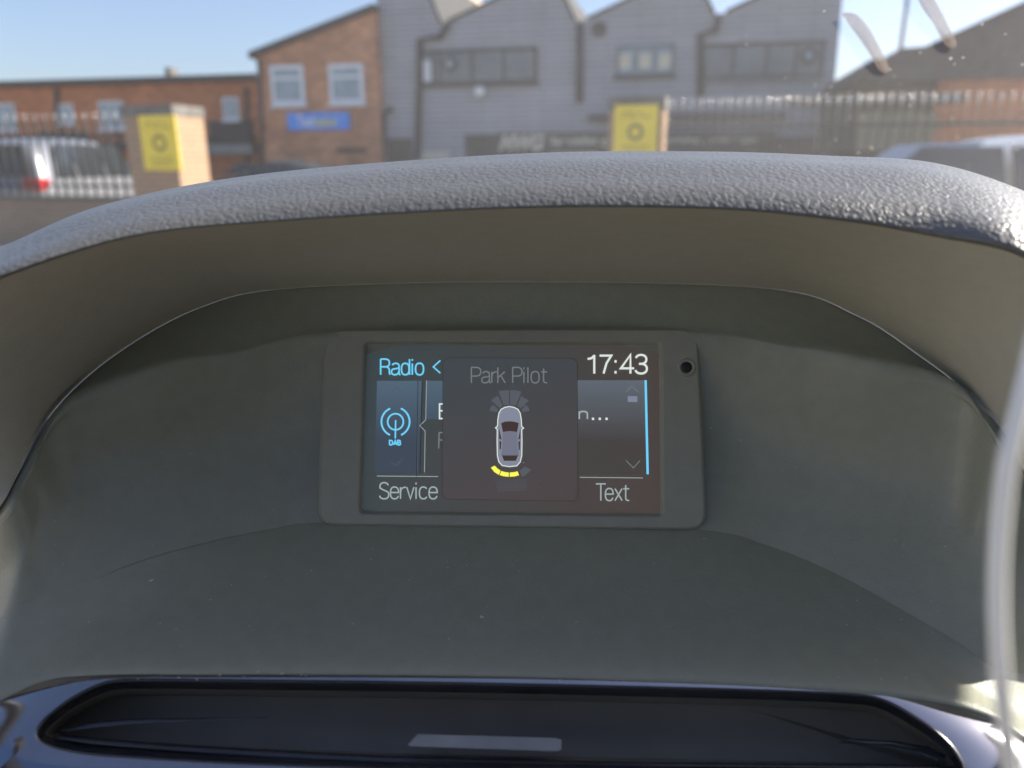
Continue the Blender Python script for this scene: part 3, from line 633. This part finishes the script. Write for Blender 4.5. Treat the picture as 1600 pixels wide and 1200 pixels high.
# condensed light sans, cap height 1, y up; glyph = (advance, strokes)
X = .72
def oval(w0, h0, cy, a0=0, a1=360): return arc(w0/2, cy, w0/2, h0/2, a0, a1, 24, 2.5)
G = {
 'R': (.54, [[(.0,0),(.0,1)], [(0,1),(.22,1)]+arc(.22,.755,.22,.245,90,-90,12,2.4)+[(0,.51)], [(.24,.51)]+arc(.24,.32,.19,.19,80,0,6)+[(.44,.12),(.47,0)]]),
 'P': (.52, [[(.0,0),(.0,1)], [(0,1),(.22,1)]+arc(.22,.72,.25,.28,90,-90,12,2.4)+[(0,.44)]]),
 'a': (.50, [arc(.21,.55,.17,.18,165,0,9,2.3)+[(.38,.12),(.40,.02),(.45,.0)], [(.38,.44),(.2,.38)]+arc(.17,.19,.17,.19,110,290,10,2.2)+[(.3,.05),(.38,.2)]]),
 'd': (.50, [[(.40,1),(.40,0)], oval(.38,.73,.365)]),
 'i': (.20, [[(.04,.72),(.04,0)], [(.04,1),(.04,.89)]]),
 'l': (.20, [[(.04,1),(.04,0)]]),
 'o': (.50, [oval(.40,.74,.365)]),
 'r': (.30, [[(.0,.72),(.0,0)], [(0,.42)]+arc(.2,.46,.19,.25,180,95,6)+[(.26,.71)]]),
 'k': (.44, [[(.0,1),(.0,0)], [(.35,.72),(.0,.33)], [(.14,.48),(.37,0)]]),
 't': (.32, [[(.12,.93),(.12,.14)]+arc(.24,.14,.12,.13,180,260,5)+[(.3,.01)], [(.0,.71),(.3,.71)]]),
 'S': (.54, [arc(.24,.76,.20,.24,15,180,12,2.2)+[(.05,.66),(.2,.55),(.33,.48)]+arc(.24,.25,.22,.25,50,-170,14,2.3)]),
 'e': (.48, [[(.0,.39),(.39,.39)]+arc(.195,.38,.195,.35,8,180,12,2.4)+arc(.195,.35,.195,.35,180,335,12,2.4)]),
 'v': (.40, [[(.0,.72),(.17,0),(.34,.72)]]),
 'c': (.46, [arc(.19,.365,.19,.365,40,325,18,2.5)]),
 'T': (.48, [[(.0,1),(.5,1)], [(.25,1),(.25,0)]]),
 'x': (.42, [[(.0,.72),(.36,0)], [(.36,.72),(.0,0)]]),
 'n': (.46, [[(.0,.72),(.0,0)], [(0,.45)]+arc(.18,.48,.18,.24,180,0,10,2.4)+[(.36,0)]]),
 'E': (.46, [[(.42,1),(.0,1),(.0,0),(.42,0)], [(.0,.53),(.38,.53)]]),
 'F': (.46, [[(.42,1),(.0,1),(.0,0)], [(.0,.53),(.38,.53)]]),
 '1': (.50, [[(.30,0),(.30,1)], [(.30,.97),(.2,.82),(.05,.78)]]),
 '7': (.50, [[(.0,.96),(.44,.96),(.26,.55),(.15,0)]]),
 ':': (.28, [[(.1,.72),(.1,.58)], [(.1,.14),(.1,0)]]),
 '4': (.56, [[(.38,0),(.38,1),(.02,.28),(.52,.28)]]),
 '3': (.50, [arc(.22,.76,.2,.24,165,-90,14,2.2), [(.14,.52),(.22,.52)], arc(.22,.26,.22,.26,90,-165,14,2.2)]),
 'D': (.56, [[(.0,0),(.0,1),(.15,1)]+arc(.15,.5,.27,.5,90,-90,12,2.4)+[(.0,0)]]),
 'A': (.54, [[(.0,0),(.21,1),(.42,0)], [(.07,.3),(.35,.3)]]),
 'B': (.52, [[(.0,0),(.0,1),(.18,1)]+arc(.18,.76,.18,.24,90,-90,8)+[(.0,.52)], [(.18,.52)]+arc(.18,.26,.22,.26,90,-90,8)+[(0,0)]]),
 ' ': (.3, []),
}
def word(name, body, x0, x1, yt, yb, sw, mat, off=.0004, slope=0.0):
    adv = 0; st = []
    for ch in body:
        w_, ss = G[ch]; st += [[(adv+x, y) for x, y in s_] for s_ in ss]; adv += w_
    xs = [p[0] for s_ in st for p in s_]; mn, mx_ = min(xs), max(xs); k = (x1-x0-sw)/(mx_-mn); polys = []; H_ = yb-yt
    for s_ in st: polys += ribbon([(x0+sw/2+(x-mn)*k, (yb-sw/2) - y*(H_-sw) + slope*(x-mn)*k) for x, y in s_], sw)
    return ui(name, polys, mat, off)
def line(pts, w_): return ribbon(pts, w_)
O1, O2, O3, O4 = .00015, .0003, .00045, .0006
# side panels with their graded backlight
M['lcd_left'] = screen_mat('lcd_left_panel', (.05,.05,.05), (.034,.056,.078), (.018,.025,.037), SP(620,596), SP(620,690))
M['lcd_right'] = screen_mat('lcd_right_panel', (.10,.10,.09), (.045,.054,.066), (.020,.016,.014), SP(950,596), SP(950,690))
M['lcd_pop'] = screen_mat('lcd_popup', (.09,.09,.085), (.017,.021,.023), (.026,.019,.018), SP(760,570), SP(830,775))  # reddish lower end paints a reflection into the popup's glow
ui('left_panel', [[(589,595),(659.5,595),(656,739),(585.5,739)]], M['lcd_left'], O1)
ui('list_panel', [[(667,595),(696,595),(696,655),(666,655)]], M['lcd_left'], O1)
ui('right_panel', [[(902,594),(1007,594),(1010,741),(902,741)]], M['lcd_right'], O1)
ui('popup_window', [rrect([(692,559),(902,560),(903,783),(691,780)], 12)], M['lcd_pop'], O2)
ui('popup_edge', ribbon(rrect([(692,559),(902,560),(903,783),(691,780)], 12), .4, True), M['ui_dark'], O3)
ui('panel_edge', line([(653.2,595),(650.6,745)], .8)+line([(659.5,595),(656,739)], .8), M['ui_dark'], O2)
ui('panel_line', line([(654.3,595),(651.7,745)], .7), M['ui_faint'], O2)
ui('pointer_line', line([(666.4,594.5),(665.2,656),(655.8,665),(664.3,673.5),(663.3,738)], 1.0), M['ui_soft'], O2)
word('radio_text', 'Radio', 593.5, 663, 559.8, 586.8, 2.5, M['ui_blue'])
ui('back_arrow', line([(688,563.3),(677,573.2),(688,583)], 2.2), M['ui_blue'], O4)
word('clock_text', '17:43', 916.5, 1012.5, 552.8, 585.3, 3.3, M['ui_white'])
word('popup_title', 'Park Pilot', 735.5, 856, 573, 599.3, 2.0, M['ui_dim'], O4)
word('service_text', 'Service', 592, 684.3, 753, 780.5, 2.2, M['ui_soft'])
word('text_label', 'Text', 930, 984.3, 755, 783.3, 2.1, M['ui_soft'])
word('dab_text', 'DAB', 607.5, 627, 687, 696.3, 2.2, M['ui_blue'])
ui('station_text', line([(692,631.2),(686.8,631.2),(686.8,654),(692,654)], 2.3)+line([(686.8,641.8),(692,641.8)], 2.3), M['ui_white'], O2)
ui('programme_text', line([(692,676),(686.2,676),(685.4,701)], 2.2)+line([(686,687.5),(691.6,687.5)], 2.0), M['ui_dim'], O2)
word('station_end', 'n', 904, 919, 637, 656, 2.4, M['ui_soft'])
ui('ellipsis', [[(x,652.6),(x+3.5,652.6),(x+3.6,656.2),(x+.1,656.2)] for x in (924.8,935.4,946)], M['ui_white'], O4)
ui('service_rule', line([(589,743.8),(684.5,744.6)], 1.1), M['ui_soft'], O2)
ui('text_rule', line([(906,745.8),(1004.5,746.8)], 1.1), M['ui_soft'], O2)
ui('scroll_bar', [[(1007,594),(1010.6,594),(1013.8,741),(1010.2,741)]], M['ui_blue'], O2)
ui('scroll_box', [[(980.8,619),(995.8,619),(996,628),(981,628)]], M['ui_lav'], O2)
ui('scroll_arrow', line([(977,613.2),(987.7,603.5),(998.5,613.2)], 1.3)+line([(978.5,719.8),(989.7,731),(1000,719.6)], 1.5), M['ui_dim'], O2)
ui('source_arrow', line([(610,614.2),(620,604.5),(631,614.2)], 1.0)+line([(608,719),(617.5,727.8),(628,718.6)], 1.0), M['ui_faint'], O2)
ring = arc(618,659,12.3,12.6,0,360,36)
ui('broadcast_icon', ribbon(ring,2.6)+ribbon(arc(618,659,22,22.4,113,248,20),2.8)+ribbon(arc(618,659,22,22.4,67,-68,20),2.8)+line([(618.2,656.5),(617.6,685)],2.4), M['ui_blue'], O2)
seg = [[(779.5,611.5),(788,609.9),(795.6,609.3),(795.6,633.3),(786.7,632.6)],[(797,609.3),(806,609.9),(815,611.7),(806.6,632.8),(797,633.4)],
 [(767.2,625.2),(772.5,621.5),(778.6,618.4),(785.5,634.5),(780.5,637.6)],[(814,618.8),(820,621.8),(826.3,626),(814.2,637.8),(808.2,634.5)],
 [(764.6,641.6),(766.5,636.5),(770.5,632.2),(778.6,639.6),(776.6,644)],[(822,632.2),(826,637),(828.2,642.2),(816.3,644),(815,639.6)]]
ui('sensor_segments', seg, M['ui_seg'], O4)
outl = [(796,635.2),(789,636.4),(783,639.6),(779.6,645.5),(778,655),(777.4,665.5),(774.2,668.6),(777,670.6),(776.7,690),(777.2,712),(779.4,721.5),(784.5,727.3),(796,729.2),(807.5,727.8),(812.8,721.8),(815.2,712),(815.6,690),(815.2,670.8),(818.2,669),(815,665.8),(814.4,655),(812.8,645.5),(809.2,639.6),(803,636.4)]
ui('car_icon', [outl], M['ui_body'], O3)
ui('car_roof', [[(785.5,675.5),(790,674),(796.5,673.6),(803,674),(808.2,675.5),(809,700),(811,712),(783,712),(784.5,700)]], M['ui_roof'], O4)
ui('car_windows', [[(783,661),(789,658.8),(796,658.2),(803,658.8),(810.5,661),(808,675),(796.5,673.4),(785.6,675)],[(779.6,668),(784,688),(782.6,686),(780,686)],[(780.4,689),(783.4,690),(782.6,702),(780.6,702)],[(813.2,668),(809.6,688),(811,686),(813,686)],[(812.6,689),(809.8,690),(810.6,704),(812.4,702)],[(784,711),(809.5,711),(806,720),(787.5,720)]], M['ui_glass'], O4)
ui('car_outline', ribbon(outl, 1.5, True), M['ui_white'], .0007)
ui('warning_segments', [[(767,730.6),(773,727.6),(777.3,732),(782.2,735.4),(779.4,742),(772.5,737.6)],[(783.2,735.9),(789,737.6),(795,738.3),(795,745),(787,744.2),(780.6,742.3)],[(796.4,738.3),(803,737.8),(808.8,736.4),(811,742.6),(804,744.4),(796.4,745)]], M['ui_yellow'], O4)
ui('quiet_segment', [[(811.5,735.8),(816,732.5),(819.5,728.8),(830,733.6),(824,740.5),(816,745.6)]], M['ui_seg'], O4)
ui('distance_lines', [q for k in range(6) for q in line([(775+k*.6-(k%2),751+k*3),(824-k*.8,751+k*3)], .7)], M['ui_faint'], O4)

# ---------------------------------------------------------------- gloss trim with the vent slot
TO = [(-260,1310),(-150,1213),(-50,1127),(10,1088),(80,1059),(180,1048.5),(320,1047),(500,1047),(800,1050),(1100,1060),(1250,1069),(1390,1082),(1480,1098),(1550,1123),(1600,1156),(1690,1224),(1790,1330)]
def curve2(P, n): return [catmull([tuple(map(float, p)) for p in P], k/n) for k in range(n+1)]
SLT = [(62,1140),(78,1122),(120,1092),(172,1070),(240,1067),(400,1068.5),(620,1071),(800,1074),(1000,1078.5),(1200,1084),(1330,1090),(1380,1099),(1430,1126),(1474,1158),(1498,1190),(1502,1215)]
SLB = [(62,1150),(80,1161),(130,1172),(200,1178),(300,1184),(400,1189),(620,1197),(800,1201),(1000,1205),(1150,1208),(1280,1210),(1350,1212),(1400,1214),(1450,1217),(1480,1219),(1500,1220)]
nT = 120
topO = curve2(TO, nT)
slt = curve2(SLT, nT); slb = curve2(SLB, nT)
rowsT = [[TP(x, y+5, -.004) for x, y in topO], [TP(x, y, -.0004) for x, y in topO], [TP(x, y+2.5, .0012) for x, y in topO]]
# upper part of the panel: from outer edge to the slot's top edge
def closed_loop(grow, off, n=nT):
    a = [(x, y) for x, y in slt]; b_ = [(x, y) for x, y in reversed(slb)]; L_ = a + b_; m = len(L_); out = []
    for i in range(m):
        p = Vector(L_[i]); t = Vector(L_[(i+2)%m]) - Vector(L_[i-2]); nrm = Vector((t.y, -t.x)).normalized() if t.length > 0 else Vector((0,0))
        out.append(TP(*(p + nrm*grow), off))
    return out
outer = [(x, y+2.5) for x, y in topO]
bot = [(1790,1420),(1200,1440),(800,1440),(200,1430),(-260,1420)]
lowO = curve2(bot, nT+1)
OUT = [TP(x, y, .0012) for x, y in outer] + [TP(x, y, .0012) for x, y in lowO[:len(slb)]]
L0 = closed_loop(7, .0012); 
n_ = min(len(OUT), len(L0)); OUT = OUT[:n_]
trim = cm(loops_mesh('gloss_trim', [[TP(x, y+5, -.005) for x, y in topO] + [v - TRN*.006 for v in OUT[nT+1:]], [TP(x, y, -.0002) for x, y in topO] + [v - TRN*.001 for v in OUT[nT+1:]], OUT, L0[:n_]], M['pianoblack'], car, smooth=True))
vent = cm(loops_mesh('vent_surround', [closed_loop(7, .0012), closed_loop(5, .0017), closed_loop(3, .0016), closed_loop(.5, .0006), closed_loop(-3, -.003), closed_loop(-9, -.0045), closed_loop(-10, -.005)], M['satinrim'], car, smooth=True))
inner = cm(loops_mesh('vent_cavity', [closed_loop(-9.5, -.0047), closed_loop(-12, -.009), closed_loop(-20, -.022)], M['cavity'], car, cap_last=True))
# sloping wedge ledges at the slot's ends and a thin rib along the top of the cavity
def strip(name, top_, bot_, o0, o1, mat, par=car):
    n = len(top_); V = [TP(*p, o0) for p in top_] + [TP(*p, o1) for p in bot_] + [TP(*p, o1-.002) for p in bot_]
    return cm(mesh_obj(name, V, [(i, i+1, n+i+1, n+i) for i in range(n-1)] + [(n+i, n+i+1, 2*n+i+1, 2*n+i) for i in range(n-1)], mat, par, True))
strip('vent_ledge', [(94,1138),(140,1128),(200,1123),(300,1122),(420,1120)], [(94,1146),(140,1138),(200,1131),(300,1127),(420,1122)], -.007, -.0055, M['satinrim'])
strip('vent_ledge', [(1330,1154),(1400,1158),(1450,1166),(1480,1180)], [(1310,1160),(1390,1168),(1440,1180),(1470,1192)], -.007, -.0055, M['satinrim'])
strip('vent_sill', curve2([(84,1146),(200,1157),(400,1170),(620,1181),(800,1186),(1000,1190),(1250,1193),(1490,1196)],60), curve2([(84,1155),(200,1167),(400,1181),(620,1191),(800,1196),(1000,1199),(1250,1201),(1495,1204)],60), -.007, -.0035, M['satinrim'])
m_ = [(652,1147),(868,1153),(877,1156),(877,1171),(872,1174),(640,1166),(637,1163)]
loop = lambda k, o: [TP(757+(x-757)*k, 1160+(y-1160)*k, o) for x, y in m_]
slider = cm(loops_mesh('vent_slider', [loop(1.0,-.012), loop(1.0,-.0042), loop(.985,-.0038)], M['silvertab'], car, cap_last=True))
# gap filler under the edge of the floor
cm(rings_surface('trim_gap', [vE2, [TP(x, y+6, -.0055) for x, y in [(p[0], p[1]) for p in TO]]], M['ventplastic'], car, 120, 2, linear=True))

# ---------------------------------------------------------------- the rest of the cabin
cm(MB().box(-.74, .74, .36, 1.02, .70, 1.045).build('dashboard', M['cabinplastic'], car))
cm(MB().box(-.42, .42, .20, .36, .55, .90).build('centre_console', M['cabinplastic'], car))
cm(MB().box(-.78, .78, -1.9, 1.0, .18, .22).build('cabin_floor', M['cabinplastic'], car))
def bar(name, a, b_, r, mat): return cm(MB().tube([a, Vector(a).lerp(Vector(b_), .5), b_], r, 10).build(name, mat, car, True))
for s in (-1, 1):
    bar('windscreen_pillar', (s*.74,.98,1.06), (s*.58,-.02,1.62), .02, M['ventplastic'])
    cm(MB().box(s*.74-.03, s*.74+.03, -1.9, .95, .22, 1.02).build('door', M['seatcloth' if s < 0 else 'ventplastic'], car))  # unseen doors: left made pale to bounce light, right dark to hold it back
    cm(MB().box(s*.68-.03, s*.68+.03, -.62, -.48, 1.02, 1.60).build('centre_pillar', M['headliner'], car))
cm(MB().box(-.62, .62, -1.8, -.85, 1.61, 1.66).build('roof_lining', M['headliner'], car))
cm(MB().box(.12, .54, -.847, -.0, 1.61, 1.65).build('roof_lining', M['ventplastic'], car))  # unseen dark right roof half, added to cut light from above
cm(MB().box(.655, .675, -.45, .16, 1.22, 1.60).build('blocker_visor', M['ventplastic'], car))  # unseen visor added to block light from the right window
cm(MB().box(.70, .73, -1.85, -.5, 1.02, 1.60).build('rear_light_blocker', M['ventplastic'], car))  # opaque unseen panel added to shut out light at the right rear
for s in (-1, 1): cm(MB().box(s*.59-.02, s*.59+.02, -.847, -.02, 1.605, 1.655).build('roof_rail', M['ventplastic'], car))
for s in (-1, 1):
    st_ = cm(rings_surface('seat', [[Vector((s*.37-.25,y,z)),Vector((s*.37-.2,y+.04,z+.03)),Vector((s*.37,y,z+.015)),Vector((s*.37+.2,y+.04,z+.03)),Vector((s*.37+.25,y,z))] for y,z in ((-.05,.36),(-.02,.52),(-.45,.50),(-.58,.80),(-.68,1.12),(-.72,1.16),(-.78,1.1),(-.66,.4))], M['seatcloth' if s < 0 else 'ventplastic'], car, 24, 8))  # unseen seats added for bounce: left pale, right darkened as if shaded
cm(MB().box(-.71, .71, -1.92, -1.86, .22, 1.05).build('tailgate', M['cabinplastic'], car))
wsv = []; nW = 12
for j in range(nW+1):
    t = j/nW; y0 = 1.0 + (-.02-1.0)*t; z0 = 1.05 + (1.63-1.05)*t
    for i in range(nW+1):
        x = (i/nW-.5)*2; hwid = .74 + (.6-.74)*t
        wsv.append((x*hwid, y0 - .10*x*x, z0))
ws = cm(mesh_obj('windscreen', wsv, [(j*(nW+1)+i, j*(nW+1)+i+1, (j+1)*(nW+1)+i+1, (j+1)*(nW+1)+i) for j in range(nW) for i in range(nW)], M['windscreen'], car, True))
def on_ws(px, py, out=.004):
    r = ray(px, py); lo, hi = .2, 1.3
    for _ in range(40):
        m = (lo+hi)/2; p = EYE + r*m; xx = p.x/.68; t = (1.0 - .10*xx*xx - p.y)/1.02
        if p.z < 1.05 + .58*t: lo = m
        else: hi = m
    # first crossing from the seat: the glass is above-ahead
    m = .05
    while m < 1.4:
        p = EYE + r*m; xx = p.x/.68; t = (1.0 - .10*xx*xx - p.y)/1.02
        if p.z > 1.05 + .58*t: break
        m += .004
    return EYE + r*(m+out)
for pts, rr in (([(1318,22),(1332,30),(1350,52),(1366,78),(1380,104),(1386,112)], [.001,.0036,.0042,.0038,.0034,.0012]),
                ([(1440,-14),(1452,8),(1466,30),(1476,50),(1486,66),(1492,72)], [.004,.0042,.0036,.0036,.0032,.0012])):
    t_ = MB().tube([catmull([tuple(on_ws(*p)) for p in pts], k/14) for k in range(15)], [catmull([(r_,) for r_ in rr], k/14)[0] for k in range(15)], 8)
    o = t_.build('dried_smear', M['smear'], ws, True); o.matrix_parent_inverse = Matrix.Identity(4)

# raised ring and dark spot added for a lens-dust mark, right of the clock
def disc(r_, off, n=28): return [SP(1073+r_*math.cos(2*math.pi*k/n), 574+r_*math.sin(2*math.pi*k/n), off) for k in range(n)]
mark_ring = cm(loops_mesh('lens_mark_ring', [disc(15,.0033), disc(14,.0041), disc(10.5,.0042), disc(9,.0036)], M['bezelplastic'], car, smooth=True))
o = loops_mesh('lens_mark_spot', [disc(9.2,.0034), disc(8,.0037), disc(3.5,.0041)], M['ventplastic'], mark_ring, cap_last=True, smooth=True); o.matrix_parent_inverse = Matrix.Identity(4)

# dust and fluff lying on the panel, floor and trim
specks = [(753,962,2.4),(487,890,1.2),(252,972,1.2),(238,905,2.5),(900,970,1),(700,885,1),(1157,687,1.6),(1110,668,1.2),(345,1052,1.5),(404,1047,1.5),(442,1050,1.8),(640,905,1),(1100,840,1.2),(330,935,1.5),(580,872,1),(140,970,1.3)] + [(random.uniform(60,1540), random.uniform(700,1040), random.uniform(.5,1.0)) for _ in range(60)] + [(random.uniform(100,1500), random.uniform(1052,1060), random.uniform(.6,1.1)) for _ in range(14)]
dg = bpy.context.evaluated_depsgraph_get(); dm = MB()
for px, py, s_ in specks:
    r = ray(px, py); best = None
    hit, loc, nrm, idx, ob, mt = scene.ray_cast(dg, EYE + r*.12, r.normalized())
    if hit and loc.y < .5:
        k = s_/FPX*.27; a = random.random()*3
        dm.tube([loc + Vector((-k*math.cos(a)*1.6, -.0006, -k*.4)), loc + Vector((0,-.0009,0)), loc + Vector((k*math.cos(a)*1.6, -.0006, k*.5))], k*.55, 5)
if dm.v: tag(cm(dm.build('dust', M['dustfleck'], car)), kind='stuff')

# cable shape added close to the lens to stand in for a pale light streak
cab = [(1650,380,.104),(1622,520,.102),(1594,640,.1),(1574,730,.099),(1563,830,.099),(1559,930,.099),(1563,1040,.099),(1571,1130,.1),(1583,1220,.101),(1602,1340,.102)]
o = MB().tube([catmull([tuple(C(*p)) for p in cab], k/60) for k in range(61)], .00115, 12).build('streak_cable', M['cable'], None, True)
tag(o, 'pale out of focus cable shape standing in for a streak of light at the right of the dashboard', 'cable')
